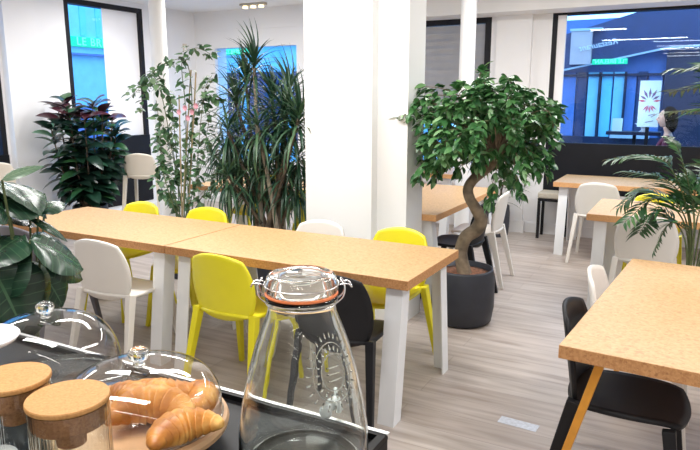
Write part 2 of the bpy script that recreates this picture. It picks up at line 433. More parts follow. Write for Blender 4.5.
# ------------------------------------------------------------------ the room
XL, YB, ZC = -6.76, 7.6, 2.8
XR, YF = 3.2, -6.5
struct('floor', BM((XL - .3, XR + .3, YF - .3, YB + .3, -0.1, 0)), MAT['floor'])
struct('ceiling', BM((XL - .3, XR + .3, YF - .3, YB + .3, ZC, ZC + 0.15)), MAT['ceiling'])
T = 0.3
# back wall with three openings
struct('wall_back', BM(
    (XL - T, -6.42, YB, YB + T, 0, ZC), (-6.42, -4.93, YB, YB + T, 0, .64), (-6.42, -4.93, YB, YB + T, 2.31, ZC),
    (-4.93, -3.5, YB, YB + T, 0, ZC), (-3.5, -2.25, YB, YB + T, 0, .72), (-3.5, -2.25, YB, YB + T, 2.5, ZC),
    (-2.25, -1.56, YB, YB + T, 0, ZC), (-1.56, 1.9, YB, YB + T, 0, .5), (-1.56, 1.9, YB, YB + T, 2.52, ZC), (1.9, XR + T, YB, YB + T, 0, ZC)), MAT['wall'])
struct('wall_left', BM(
    (XL - T, XL, YF, 3.0, 0, ZC), (XL - T, XL, 3.0, 4.47, 0, .3), (XL - T, XL, 3.0, 4.47, 2.72, ZC), (XL - T, XL, 4.47, 5.35, 0, ZC),
    (XL - T, XL, 5.35, 6.58, 0, .15), (XL - T, XL, 5.35, 6.58, 2.74, ZC), (XL - T, XL, 6.58, YB, 0, ZC)), MAT['wall'])
struct('wall_right', BM((XR, XR + T, YF, YB, 0, ZC)), MAT['wall'])
struct('wall_front', BM((XL, XR, YF - T, YF, 0, ZC)), MAT['wall'])
struct('trim_1', BM((-2.17, -1.77, YB - .07, YB, 0, 2.49)), MAT['wall'])          # pilaster right of the shutter
struct('trim_2', BM((XL, XL + .1, 4.5, 4.9, 0, ZC)), MAT['wall'])                 # pilaster between the left windows
struct('trim_3', BM((-4.4, XR, 7.2, YB, 2.49, ZC)), MAT['ceiling'])               # lowered strip along the back wall
struct('trim_4', BM((-2.482, -1.95, 3.9, 4.27, 0, ZC), (-1.95, -1.725, 3.985, 4.27, 0, ZC)), MAT['pillar'])   # big square pillar
struct('trim_5', BM((-6.6, -4.75, YB - .02, YB, 2.52, 2.56)), MAT['wall'])
struct('trim_6', BM((XL, XL + .02, 6.7, 7.5, .1, 2.6)), MAT['wall'])
struct('baseboard_back', BM((-6.76, -2.2, YB - .02, YB, 0, .1), (-2.2, -1.74, YB - .1, YB - .07, 0, .14), (-1.74, XR, YB - .02, YB, 0, .12)), MAT['wall'])
struct('baseboard_left', BM((XL, XL + .02, YF, 4.49, 0, .1), (XL, XL + .02, 4.91, YB, 0, .1)), MAT['wall'])

def window(n, axis, a0, a1, z0, z1, plane, depth, fw, panel=None, mull=()):
    """frame, pane and lower panel; axis 'y' = in the back wall, 'x' = in the left wall"""
    def bb(a, b, d0, d1, z0_, z1_):
        return (a, b, plane + d0, plane + d1, z0_, z1_) if axis == 'y' else (plane - d1, plane - d0, a, b, z0_, z1_)
    fr = BM(bb(a0, a0 + fw, 0.0, depth, z0, z1), bb(a1 - fw, a1, 0.0, depth, z0, z1), bb(a0, a1, 0.001, depth, z1 - fw, z1), bb(a0, a1, 0.001, depth, z0, z0 + fw),
            *[bb(m - .02, m + .02, 0.01, depth, z0, z1) for m in mull])
    w = struct('window_%d' % n, fr, MAT['frame'])
    zp = panel if panel else z0
    obj('pane', BM(bb(a0 + fw, a1 - fw, depth * .5, depth * .5 + .006, zp, z1 - fw)), MAT['pane'], w)
    if panel:
        obj('lower_panel', BM(bb(a0 + fw * .3, a1, -.012, .03, z0 + .01, zp)), MAT['panel'], w)
    return w
w1 = window(1, 'y', -1.56, 1.9, .5, 2.52, YB, .12, .055, 1.07)
w2 = window(2, 'y', -6.42, -4.93, .64, 2.31, YB, .12, .03)
w2.data.materials[0] = MAT['wall']
w3 = window(3, 'y', -3.5, -2.25, .72, 2.5, YB, .12, .075)
w4 = window(4, 'x', 5.35, 6.58, .15, 2.74, XL, .12, .06, 1.07)
window(5, 'x', 3.0, 4.47, .3, 2.72, XL, .12, .06, .95)
obj('window_sill', BM((-3.55, -2.4, YB - .12, YB + .01, .70, .73)), MAT['wall'], w3)
obj('window_reveal', BM((-1.505, -1.415, YB + .01, YB + .05, 1.07, 2.465)), MAT['white_panel'], w1)
tag(obj('blown_out_panel', BM((XL - .05, XL - .045, 5.94, 6.52, 1.07, 2.68)), MAT['white_panel']), 'added white panel standing in for the blown-out right half of the left window', 'white_panel')  # added panel, its white stands in for the overexposed half of the window
s = bmesh.new()
for k in range(13):
    z = 2.42 - k * .085
    vs = [(-3.42, YB + .03, z), (-2.33, YB + .03, z), (-2.33, YB + .055, z - .092), (-3.42, YB + .055, z - .092)]
    v = [s.verts.new(p) for p in vs]; v2 = [s.verts.new((p[0], p[1] + .008, p[2])) for p in vs]
    for i in range(4): s.faces.new((v[i], v[(i + 1) % 4], v2[(i + 1) % 4], v2[i]))
    s.faces.new(v); s.faces.new(v2[::-1])
tag(obj('shutter', s, MAT['slat']), 'grey horizontal slat shutter half lowered in the window behind the twisted tree', 'shutter')
# slim iron columns
def column(name, x, y, r, label):
    o = tag(obj(name, LA([(0, 0), (r * 1.5, 0), (r * 1.5, .12), (r, .16), (r, ZC - .12), (r * 1.3, ZC - .08), (r * 1.3, ZC), (0, ZC)], 28), MAT['pillar'], smooth=False, bevel=0), label, 'column'); o.location = (x, y, 0)
column('round_column', -4.93, 5.0, .082, 'slim round white column in front of the left window wall, left of the climber')
column('round_column', -2.14, 6.42, .078, 'slim round white column behind the twisted tree, before the slat shutter')
sw = thing('light_switch', 'small white light switch on the wall by the left corner', 'switch', (XL + .02, 7.35, 2.28))
obj('switch_plate', BM((0.001, .012, -.04, .04, -.06, .06)), MAT['cream'], sw, bevel=.003)
obj('rocker', BM((.012, .018, -.015, .015, -.03, .03)), MAT['wall'], sw)
sp = thing('ceiling_spotlight', 'brass three-lamp ceiling spotlight above the dracaena', 'lamp', (-5.37, 7.2, ZC))
obj('mounting_plate', BM((-.2, .2, -.04, .04, -.03, 0)), MAT['cushion'], sp, bevel=.004)
for k in (-1, 0, 1):
    bm = bmesh.new(); lathe(bm, [(0, -.03), (.03, -.03), (.036, -.06), (0.028, -.06), (0, -.055)], 20, c=(k * .13, 0, 0)); obj('spot_lamp', bm, MAT['spot'], sp)
# linear lamps on the ceiling behind the viewer (they mirror in the big window)
for i, y in enumerate((-0.35, -1.7, -3.1, -4.5, -5.9)):
    t = thing('linear_ceiling_lamp', ['linear ceiling lamp nearest to the counter', 'linear ceiling lamp, second from the counter', 'linear ceiling lamp, third from the counter', 'linear ceiling lamp, fourth from the counter', 'linear ceiling lamp furthest from the counter'][i], 'lamp', (0.45, y, ZC), 0, 'linear lamps over the rear room')
    obj('housing', BM((-1.55, 1.55, -.04, .04, -.05, 0)), MAT['leg'], t)
    obj('diffuser', BM((-1.53, 1.53, -.03, .03, -.06, -.05)), MAT['tube'], t)

# ------------------------------------------------------------------ outside
struct('ground_outside', BM((-20, 14, YB + T, 22, -.25, -.12), (-20, XL - T, -8, YB + T, -.25, -.12)), MAT['street'])
FY = 12.0
sf = thing('shop_front', 'blue shop front across the street, in the big right window', 'building', (0, FY, -.12))
def fb(name, mat, *bx): return obj(name, BM(*[(a, b, c, d, e + .12, f + .12) for a, b, c, d, e, f in bx]), mat, sf)
fb('wall', MAT['facade'], (-3.4, 5, .15, 1.5, -.12, 2.9))
bm = bmesh.new()      # slanting fascia
for poly, y0, y1 in (([(-2.3, 2.02), (-.6, 2.36), (5, 2.6), (5, 3.25), (-.9, 3.0), (-2.3, 2.62)], -.1, .2),):
    a = [bm.verts.new((x, y0, z + .12)) for x, z in poly]; b = [bm.verts.new((x, y1, z + .12)) for x, z in poly]
    for i in range(len(poly)): bm.faces.new((a[i], a[(i + 1) % len(poly)], b[(i + 1) % len(poly)], b[i]))
    bm.faces.new(a[::-1]); bm.faces.new(b)
obj('fascia', bm, MAT['navy'], sf)
bm = bmesh.new(); beam(bm, (-2.3, -.14, 2.14), (-.6, -.14, 2.48), .03, .03); beam(bm, (-.6, -.14, 2.48), (5, -.14, 2.72), .03, .03); obj('lower_trim', bm, MAT['pale'], sf)
fb('mauve_panel', MAT['mauve'], (-2.1, -1.76, -.2, -.1, 2.13, 2.68))
fb('panel_cap', MAT['pale'], (-2.12, -1.6, -.22, -.1, 2.68, 2.72))
random.seed(3)
xs = [-2.3, -2.0, -1.82, -1.6, -1.4, -1.2, -1.02, -.86, -.62]
cols = ['facade', 'navy', 'skyblue', 'cyan', 'skyblue', 'facade', 'navy', 'facade']
for i in range(8):
    fb('glazing_panel', MAT[cols[i]], (xs[i] + .015, xs[i + 1] - .015, .05 + .02 * (i % 2), .14, .3, 2.0))
fb('dark_bay', MAT['dnavy'], (-.6, 5, .0, .14, -.12, 2.3))
fb('door_frame', MAT['dnavy'], (-1.63, -1.6, 0, .1, -.12, 2.0), (-1.22, -1.19, 0, .1, -.12, 2.0), (-2.3, -.6, 0.0, .1, 1.93, 1.97), (-2.3, -.6, -.02, .1, .3, .9))
fb('step_shelf', MAT['pale'], (-1.35, -.75, -.3, -.05, .9, .95))
# mirrored writing: a window reflection, built as solid letters and a sign
Mx = Matrix.Translation((-1.64, -.225, 2.44 + .12)) @ Matrix.Rotation(R(-10), 4, 'Y') @ Matrix.Rotation(R(90), 4, 'X') @ Matrix.Diagonal((-1, 1, 1, 1))
text_mesh('script_lettering', 'Restaurant', MAT['letters'], sf, .14, Mx, shear=.3)
gs = thing('green_lit_sign', 'reflection of the green lit shop sign in the right window, built as a mirrored sign', 'sign', (-1.46, FY - .16, 2.165))
obj('sign_box', BM((-.28, .28, 0, .04, -.045, .045)), MAT['greensign'], gs)
text_mesh('lettering', '"LE BRELAN"', MAT['greenletter'], gs, .095, Matrix.Translation((0, -.012, 0)) @ Matrix.Rotation(R(90), 4, 'X') @ Matrix.Diagonal((-1, 1, 1, 1)), extrude=.003)
def ticks(): pass
po = thing('street_poster', 'pale blue poster with violet and red petals behind the big window', 'poster', (-.565, 8.45, 1.50))
obj('paper', BM((-.115, .115, 0, .006, -.27, .27)), MAT['poster'], po)
bm = bmesh.new(); bm2 = bmesh.new()
for k, a in enumerate((90, 62, 118, 32, 148, 4, 176)):
    L = .12 if k < 3 else .09
    d = Vector((math.cos(R(a)), 0, math.sin(R(a)))); s_ = Vector((-d.z, 0, d.x)); c0 = Vector((0, -.004, .03)) + d * .035
    b = bm if k < 5 else bm2
    v = [b.verts.new(c0), b.verts.new(c0 + d * L * .5 + s_ * .014), b.verts.new(c0 + d * L), b.verts.new(c0 + d * L * .5 - s_ * .014)]
    b.faces.new(v)
for a in (230, 250, 275, 300, 320):
    d = Vector((math.cos(R(a)), 0, math.sin(R(a)))); s_ = Vector((-d.z, 0, d.x)); c0 = Vector((0, -.004, .0)) + d * .02
    v = [bm2.verts.new(c0), bm2.verts.new(c0 + d * .04 + s_ * .009), bm2.verts.new(c0 + d * .09), bm2.verts.new(c0 + d * .04 - s_ * .009)]
    bm2.faces.new(v)
for x0, z0, x1, z1 in ((-.0, -.14, .07, -.12), (.03, -.16, .09, -.12), (-.03, -.22, .06, -.2)):
    v = [bm.verts.new((x0, -.004, z0)), bm.verts.new((x1, -.004, z1)), bm.verts.new((x1, -.004, z1 + .008)), bm.verts.new((x0, -.004, z0 + .008))]; bm.faces.new(v)
obj('violet_print', bm, MAT['ink'], po, recalc=False); obj('red_print', bm2, MAT['inkred'], po, recalc=False)
obj('poster_stand', BM((-.02, .02, .008, .03, -1.62, .2), (-.12, .12, -.1, .15, -1.62, -1.6)), MAT['frame'], po)
# terrace table and a cup outside
tt = thing('terrace_table', 'dark high terrace table outside behind the black window panel', 'table', (-.72, 8.75, -.12))
obj('tabletop', BM((-.32, .3, -.15, .15, 1.24, 1.28)), MAT['dnavy'], tt); obj('leg', BM((-.02, .02, -.02, .02, 0.02, 1.24)), MAT['frame'], tt); obj('base', BM((-.2, .2, -.12, .12, 0, .02)), MAT['frame'], tt)
bw = obj('serving_bowl', LA([(0, 0), (.06, 0), (.03, .02), (.03, .05), (.11, .1), (.105, .1), (0, .06)], 28), MAT['pale'], smooth=True); bw.location = (-.62, 8.72, 1.16); tag(bw, 'pale footed bowl on the terrace table behind the window', 'bowl')
mc = obj('menu_card', BM((-.06, .06, -.004, .004, 0, .16)), MAT['poster']); mc.location = (-.93, 8.75, 1.16); mc.rotation_euler = (R(-10), 0, 0); tag(mc, 'small pale menu card standing on the terrace table', 'card')
# left street side
FX = -11.5
lf = thing('corner_building', 'light blue building seen through the left window', 'building', (FX, 0, -.12))
obj('wall', BM((-1.5, 0, -2, 10.6, 0, 7)), MAT['skyblue'], lf)
obj('window_strip', BM((0, .03, 9.45, 9.6, 2.95, 5.5), (0, .03, 9.85, 9.95, 2.95, 5.5)), MAT['cyan'], lf)
obj('ledge', BM((0, .12, -2, 10.6, 2.55, 2.59)), MAT['facade'], lf)
obj('base_band', BM((0, .1, -2, 10.6, 0, 1.5)), MAT['facade'], lf)
gl = thing('green_lit_sign', 'green lit sign with readable letters on the building in the left window', 'sign', (FX + .08, 9.74, 2.7))
obj('sign_box', BM((-.08, 0, -.62, .62, -.1, .1)), MAT['greensign'], gl)
text_mesh('lettering', 'LE BRELAN', MAT['greenletter'], gl, .23, Matrix.Translation((.012, 0.16, 0)) @ Matrix.Rotation(R(90), 4, 'Z') @ Matrix.Rotation(R(90), 4, 'X'), spacing=1.15)
bb_ = thing('street_building', 'bright blue building seen through the back window behind the dracaena', 'building', (-8.6, 13.2, -.12))
obj('wall', BM((-3.6, 3.4, 0, 1.5, 0, 6)), MAT['skyblue'], bb_)
obj('shop_window', BM((-3.0, -1.7, -.05, 0, .6, 2.3), (-1.5, -.3, -.05, 0, .6, 2.3), (-.1, 1.2, -.05, 0, .6, 2.3), (1.4, 2.6, -.05, 0, .6, 2.3)), MAT['navy'], bb_)
obj('cornice', BM((-3.6, 3.4, -.15, 0, 2.95, 3.05)), MAT['facade'], bb_)
gm = thing('green_lit_sign', 'small green lit sign in the back window beside the dracaena crown', 'sign', (-10.3, 13.05, 2.68))
obj('sign_box', BM((-.4, .4, 0, .05, -.07, .07)), MAT['greensign'], gm)
text_mesh('lettering', 'LE BRELAN', MAT['greenletter'], gm, .13, Matrix.Translation((0, -.012, 0)) @ Matrix.Rotation(R(90), 4, 'X'), extrude=.003)

# ------------------------------------------------------------------ tables
def table(label, x0, x1, y0, y1, legmat='leg', slim=False, group='cork-topped tables', edge='corkedge'):
    cx, cy_ = (x0 + x1) / 2, (y0 + y1) / 2; hx, hy = (x1 - x0) / 2, (y1 - y0) / 2
    t = thing('cork_table', label, 'table', (cx, cy_, 0), 0, group)
    bm = BM((-hx, hx, -hy, hy, .692, .74)); bm.normal_update()
    for f in bm.faces:
        f.material_index = 0 if abs(f.calc_center_median().z - .74) < 1e-4 else 1
    obj('tabletop', bm, [MAT['cork'], MAT[edge]], t, bevel=.0025)
    along_x = hx > hy
    for sx in (-1, 1):
        for sy in (-1, 1):
            bm = bmesh.new()
            ox, oy = sx * (hx - (.05 if along_x else .06)), sy * (hy - (.06 if along_x else .05))
            sh = (0, sy * .09) if along_x else (sx * .09, 0)
            if slim:
                ox, oy = sx * (hx - .13), sy * (hy - .09)
                beam(bm, (ox + sx * .18, oy, 0), (ox, oy, .69), .026, .03, .03, .03)
                o = obj('leg', bm, MAT[legmat], t, bevel=.002)
            else:
                w, th = .088, .008
                poly = [(0, 0), (-sx * w, 0), (-sx * w, -sy * th), (-sx * th, -sy * th), (-sx * th, -sy * w), (0, -sy * w)]
                prism(bm, [(ox + p[0], oy + p[1]) for p in poly], 0, .692, sh)
                obj('leg', bm, MAT[legmat], t, bevel=.001)
    return t
table('long cork-topped table in the middle, left one of the joined pair', -4.16, -2.66, 2.645, 3.36)
table('long cork-topped table in the middle, right one of the joined pair', -2.652, -1.13, 2.645, 3.36)
table('cork-topped table at the right edge in front, on slim yellow legs', -.31, .41, 2.15, 3.59, 'yleg', True).rotation_euler = (0, 0, R(-4.2))
table('cork-topped table just behind the twisted tree', -2.345, -1.625, 4.3, 5.9, edge='corkwood')
table('cork-topped table behind the climber and the dracaena', -4.35, -2.75, 4.72, 5.44, edge='corkedge')
table('cork-topped table along the black window panel', -1.26, .28, 6.62, 7.36, edge='corkwood')
table('cork-topped table along the black window panel, right of the first one', .285, 1.8, 6.62, 7.36, edge='corkwood')
table('cork-topped table behind the palm, with a white chair at its near side', -.68, .86, 4.89, 5.72, edge='corkwood')
table('far cork-topped table under the shutter window', -3.85, -2.36, 6.72, 7.4, edge='corkwood')

# ------------------------------------------------------------------ chairs
def make_chair(mat, name='chair', label='x', seat=.44, back=.795, cat='chair', w=.195):
    t = thing(name, label, cat)
    m = MAT[mat]
    zb = seat - .01; hb = (back - zb) / 2; zc = (back + zb) / 2
    obj('backrest', sheet(lambda p, q: (w * p * (1.03 - .05 * q), -.195 - .03 * (q + 1) + .045 * p * p, zc + hb * q), 14, .62), m, t, smooth=True, solid=.016)
    obj('seat', sheet(lambda p, q: (w * p, .0 + .215 * q, seat + .012 * p * p - .018 * max(0, q - .5) ** 2 * 4 + (.03 * max(0, -q - .7) * 3)), 14, .5), m, t, smooth=True, solid=.018)
    for s_ in (-1, 1):
        bm = bmesh.new(); beam(bm, (s_ * .225, -.285, 0), (s_ * .185, -.17, seat + .03), .026, .04, .03, .052); obj('leg', bm, m, t, bevel=.004)
        bm = bmesh.new(); beam(bm, (s_ * .215, .215, 0), (s_ * .175, .15, seat - .012), .026, .038, .028, .045); obj('leg', bm, m, t, bevel=.004)
    return t
protos = {}
def chair(mat, x, y, deg, label):
    g = {'white': 'white moulded chairs', 'yellow': 'yellow moulded chairs', 'black': 'black moulded chairs', 'grey': None}[mat]
    if mat not in protos:
        t = make_chair(mat, 'moulded_chair', label); t.location = (x, y, 0); t.rotation_euler = (0, 0, R(deg))
        if g: t['group'] = g
        protos[mat] = t; return t
    return dup(protos[mat], (x, y, 0), R(deg), label, g)
# near side of the long table, facing it
chair('white', -2.97, 2.64, 4, 'white chair at the near side of the long table, next to the big-leaved plant')
chair('yellow', -2.12, 2.70, 0, 'yellow chair at the near side of the long table, its whole back in view')
chair('black', -1.46, 2.65, 8, 'black chair at the near side of the long table, half behind the drinks jar')
chair('grey', -3.72, 2.66, 0, 'dark grey chair at the left end of the long table, behind the big leaves')
# far side
chair('yellow', -3.70, 3.26, 180, 'yellow chair at the far side of the long table, below the cream stool')
chair('yellow', -3.08, 3.30, 182, 'yellow chair at the far side of the long table, below the climber')
chair('white', -2.11, 3.27, 180, 'white chair at the far side of the long table, against the big pillar')
chair('yellow', -1.56, 3.29, 178, 'yellow chair at the far side of the long table, nearest to the potted tree')
# right front table
chair('black', -.15, 2.53, -90, 'black chair pushed under the right front table')
chair('white', -.145, 3.11, -90, 'white chair behind the black one at the right front table')
# window side
chair('white', -.26, 4.93, 0, 'white chair in front of the palm-side table, its back behind palm fronds')
chair('white', -.80, 6.58, 0, 'white chair at the left end of the table along the black window panel')
chair('yellow', -.26, 5.60, 180, 'yellow chair between the palm-side table and the window table')
chair('white', -1.64, 5.35, 93, 'white chair seen from the side, at the right of the table behind the twisted tree')
chair('black', -1.64, 4.79, 90, 'black chair right behind the trunk of the twisted tree')
chair('yellow', -2.92, 4.88, 0, 'yellow chair between the dracaena and the big pillar')
chair('yellow', -4.0, 5.26, 184, 'yellow chair at the far side of the table behind the climber')
# high stools
st = make_chair('cream', 'bar_stool', 'cream high stool with a low back, right of the dark rubber plant', .66, .95, 'stool', .18)
st.location = (-5.72, 5.48, 0); st.rotation_euler = (0, 0, R(28)); st['group'] = 'cream high stools'
dup(st, (-6.3, 3.98, 0), R(60), 'cream high stool at the left edge below the far-left window', 'cream high stools')
ps = thing('padded_stool', 'black-legged stool with a beige cushion by the end of the window table', 'stool', (-1.40, 7.41, 0))
obj('cushion', BM((-.15, .15, -.13, .13, .46, .53)), MAT['cushion'], ps, bevel=.018)
obj('seat_frame', BM((-.145, .145, -.125, .125, .43, .46)), MAT['black'], ps)
for a in (-1, 1):
    for b in (-1, 1): obj('leg', BM((a * .13 - .015, a * .13 + .015, b * .11 - .015, b * .11 + .015, 0, .43)), MAT['black'], ps)

# ------------------------------------------------------------------ plants
def pot(parent, r, h, mat='pot', soil=True, belly=1.0):
    obj('pot', LA([(0, 0), (r * .80, 0), (r * .93, h * .05), (r * 1.0 * belly, h * .3), (r * 1.0 * belly, h * .75), (r * .95, h * .97), (r * .93, h), (r * .88, h), (r * .86, h * .9), (0, h * .88)], 44), MAT[mat], parent, smooth=True)
    if soil: obj('potting_soil', LA([(0, h * .885), (r * .5, h * .92), (r * .84, h * .905), (0, h * .886)], 32), MAT['soil'], parent, smooth=True)
rnd = random.Random(11)
def rv(s=1.0): return Vector((rnd.uniform(-s, s), rnd.uniform(-s, s), rnd.uniform(-s, s)))

# twisted fig tree
TX, TY = -1.39, 4.25
tf = thing('twisted_fig_tree', 'potted tree with a corkscrew trunk and a dense round leafy crown', 'plant', (TX, TY, 0))
pot(tf, .222, .395)
tp = [(465, 276), (462, 262), (461, 250), (466, 237), (477, 229), (481, 219), (476, 209), (470, 199), (468, 189), (473, 180), (483, 172), (492, 165), (495, 155)]
off = [0, 0, 0, .01, .03, .0, -.03, -.04, -.02, .01, .03, .02, 0]
pts = [at(u, v, y=TY + o) - Vector((TX, TY, 0)) for (u, v), o in zip(tp, off)]
bm = bmesh.new(); tube(bm, smooth_path([pts[0] - Vector((0, 0, .03))] + pts, 6), [.06, .052, .046, .045, .048, .05, .042, .036, .036, .036, .033, .028, .024], 12); obj('trunk', bm, MAT['bark'], tf, smooth=True)
cc = Vector((0.07, 0.0, 1.40)); ctop = pts[-1]
bmb, bml = bmesh.new(), bmesh.new()
for k in range(125):
    th = rnd.uniform(0, 2 * PI); ph = rnd.uniform(-.95, 1); r_ = rnd.uniform(.72, 1.06)
    e = Vector((math.cos(th) * math.sqrt(max(0, 1 - ph * ph)) * .53, math.sin(th) * math.sqrt(max(0, 1 - ph * ph)) * .46, ph * .35)) * r_
    if ph < -.3: e.z *= 1.0 + (.35 if rnd.random() < .3 else 0)
    tgt = cc + e; st_ = ctop + rv(.02)
    mid = st_.lerp(tgt, .5) + Vector((0, 0, .10)) + rv(.05)
    path = smooth_path([st_, mid, tgt, tgt + Vector((e.x * .12, e.y * .12, -.04 - rnd.random() * .06))], 5)
    tube(bmb, path, [.007, .004, .0025, .0015], 4)
    for i, p in enumerate(path):
        if i < 4: continue
        for j in range(3 if i > 7 else 2):
            d = Vector((rnd.uniform(-1, 1), rnd.uniform(-1, 1), rnd.uniform(-.9, .25))) + e.normalized() * .5
            leaf(bml, p + rv(.02), d, Vector((0, 0, 1)) + rv(.6), rnd.uniform(.055, .095), rnd.uniform(.03, .044), .5, 4, .2)
obj('branches', bmb, MAT['bark'], tf); obj('foliage', bml, MAT['ficus'], tf, smooth=True, recalc=False)

# dracaena
DX, DY = -3.0, 4.15
dr = thing('dracaena', 'tall dracaena with many stems and spiky narrow leaves, left of the big pillar', 'plant', (DX, DY, 0))
pot(dr, .19, .36)
bmt, bmt2, bml = bmesh.new(), bmesh.new(), bmesh.new()
heads = [(254, 66), (289, 92), (236, 104), (272, 100), (293, 128), (228, 132), (258, 128), (282, 146), (240, 156), (299, 158), (265, 162), (286, 178), (246, 84), (224, 150), (276, 122), (238, 136), (299, 118), (252, 186), (228, 176), (272, 192), (298, 190), (262, 146), (285, 112)]
bases = [(262, 232), (274, 232), (284, 232), (290, 232)]
for i, (u, v) in enumerate(heads):
    h = at(u, v, y=DY + rnd.uniform(-.18, .2)) - Vector((DX, DY, 0))
    b0 = at(*bases[i % 4], y=DY + rnd.uniform(-.06, .06)) - Vector((DX, DY, 0)); b0.z = .32
    b0.x = max(-.12, min(.12, b0.x)) ; b0.y = max(-.1, min(.1, b0.y))
    if i < 9: tube(bmt if i % 3 else bmt2, smooth_path([b0, b0.lerp(h, .4) + Vector((0, 0, .06)), h], 5), [.026, .019, .013], 7)
    else: tube(bmt, smooth_path([b0.lerp(h, .4), b0.lerp(h, .7), h], 4), [.014, .011], 6)
    n = 58
    for k in range(n):
        t = k / n; az = k * 2.4; el = R((86 if i < 5 or i in (12, 16, 22) else 50) - 100 * t)
        d = Vector((math.cos(az) * math.cos(el), math.sin(az) * math.cos(el), math.sin(el)))
        leaf(bml, h + Vector((0, 0, .03 - .12 * t)), d, Vector((0, 0, 1)) if abs(d.z) < .95 else Vector((1, 0, 0)), rnd.uniform(.26, .40), .021, rnd.uniform(.3, .8) + 1.3 * t, 6, .3, peak=.35)
obj('stems', bmt, MAT['barkdark'], dr, smooth=True); obj('pale_stems', bmt2, MAT['barkpale'], dr, smooth=True)['label'] = 'pale grey stems'
obj('foliage', bml, MAT['dracaena'], dr, smooth=True, recalc=False)

# climber on canes
CX, CY = -3.95, 4.2
cl = thing('flowering_climber', 'loose climber with small leaves and pink flowers arching over bamboo canes', 'plant', (CX, CY, 0))
pot(cl, .17, .34)
Q = lambda u, v, o=0: at(u, v, y=CY + o) - Vector((CX, CY, 0))
cane = bmesh.new()
for a, b in (((180, 230), (191, 70)), ((186, 230), (196, 72)), ((182, 230), (179, 95))):
    p, q = Q(*a), Q(*b); p.z = .28; tube(cane, [p, q], .006, 6)
obj('bamboo_cane', cane, MAT['bamboo'], cl)
vines = [[(184, 225), (186, 120), (182, 62), (196, 48), (214, 56)], [(186, 225), (192, 130), (188, 66), (168, 62), (150, 76), (136, 92)],
         [(180, 225), (176, 150), (170, 100), (155, 72), (142, 82), (130, 98)], [(180, 225), (168, 190), (162, 165), (160, 130), (156, 100)],
         [(184, 225), (178, 180), (172, 140), (172, 110), (163, 85)], [(186, 225), (192, 195), (200, 170), (206, 140), (210, 110)],
         [(188, 225), (200, 200), (212, 185), (214, 160), (208, 140)], [(182, 225), (172, 200), (162, 190), (157, 175), (163, 160)],
         [(184, 225), (188, 200), (186, 170), (184, 150), (192, 130)], [(190, 225), (196, 180), (200, 130), (205, 90), (212, 75)],
         [(184, 225), (176, 205), (170, 195), (176, 180), (180, 170)], [(184, 200), (190, 140), (198, 105), (210, 95), (218, 100)],
         [(182, 210), (172, 150), (160, 90), (148, 84), (140, 110)], [(180, 215), (168, 175), (160, 150), (157, 140), (164, 125)]]
bmv, bml, bmf = bmesh.new(), bmesh.new(), bmesh.new()
for vn in vines:
    o = rnd.uniform(-.12, .12)
    path = smooth_path([Q(u, v, o + rnd.uniform(-.04, .04)) for u, v in vn], 9)
    path[0].z = max(path[0].z, .3)
    tube(bmv, path, [.005, .003, .0018], 4)
    for i, p in enumerate(path):
        if i < 6: continue
        for j in range(2):
            if rnd.random() < .85:
                leaf(bml, p + rv(.025), Vector((rnd.uniform(-1, 1), rnd.uniform(-1, 1), rnd.uniform(-.8, .4))), Vector((0, -.4, 1)) + rv(.5), rnd.uniform(.055, .095), rnd.uniform(.034, .055), .4, 4, .15)
for u, v in ((186, 108), (193, 112), (189, 118), (180, 112), (197, 106)):
    c_ = Q(u, v, -.12)
    for k in range(9): leaf(bmf, c_, Vector((math.cos(k * .7), -.5, math.sin(k * .7))), (0, 1, 0), .032, .02, .3, 3, .2)
obj('vine', bmv, MAT['stem'], cl); obj('foliage', bml, MAT['climber'], cl, smooth=True, recalc=False); obj('flowers', bmf, MAT['flower'], cl, recalc=False)

# dark rubber plant
PX, PY = -6.12, 4.98
rp = thing('rubber_plant', 'bushy rubber plant with dark green and burgundy leaves before the left wall', 'plant', (PX, PY, 0))
pot(rp, .2, .36)
bmt, bml = bmesh.new(), bmesh.new()
for k in range(13):
    a = k * 2.4; q = .5 + .5 * ((k * 7) % 13) / 13; e = Vector((math.cos(a) * .34 * q, math.sin(a) * .40 * q, 1.62 - .45 * q * q + rnd.uniform(-.08, .08)))
    path = smooth_path([Vector((math.cos(a) * .05, math.sin(a) * .05, .32)), Vector((e.x * .75, e.y * .75, .75)), e], 6); tube(bmt, path, [.014, .01, .006], 6)
    for i, p in enumerate(path):
        if i < 2: continue
        for j in range(3):
            az = i * 2.1 + j * 2.2 + rnd.uniform(-.5, .5); top = i > 9
            leaf(bml, p, Vector((math.cos(az), math.sin(az), rnd.uniform(-.2, .6) + (.7 if top else 0))), (rnd.uniform(-.3, .3), rnd.uniform(-.6, 0), 1), rnd.uniform(.20, .30), rnd.uniform(.11, .15), .8, 6, .22, mi=1 if (p.z > 1.28 and rnd.random() < .65) else 0)
obj('stems', bmt, MAT['barkdark'], rp); obj('foliage', bml, [MAT['purple'], MAT['burgundy']], rp, smooth=True, recalc=False)

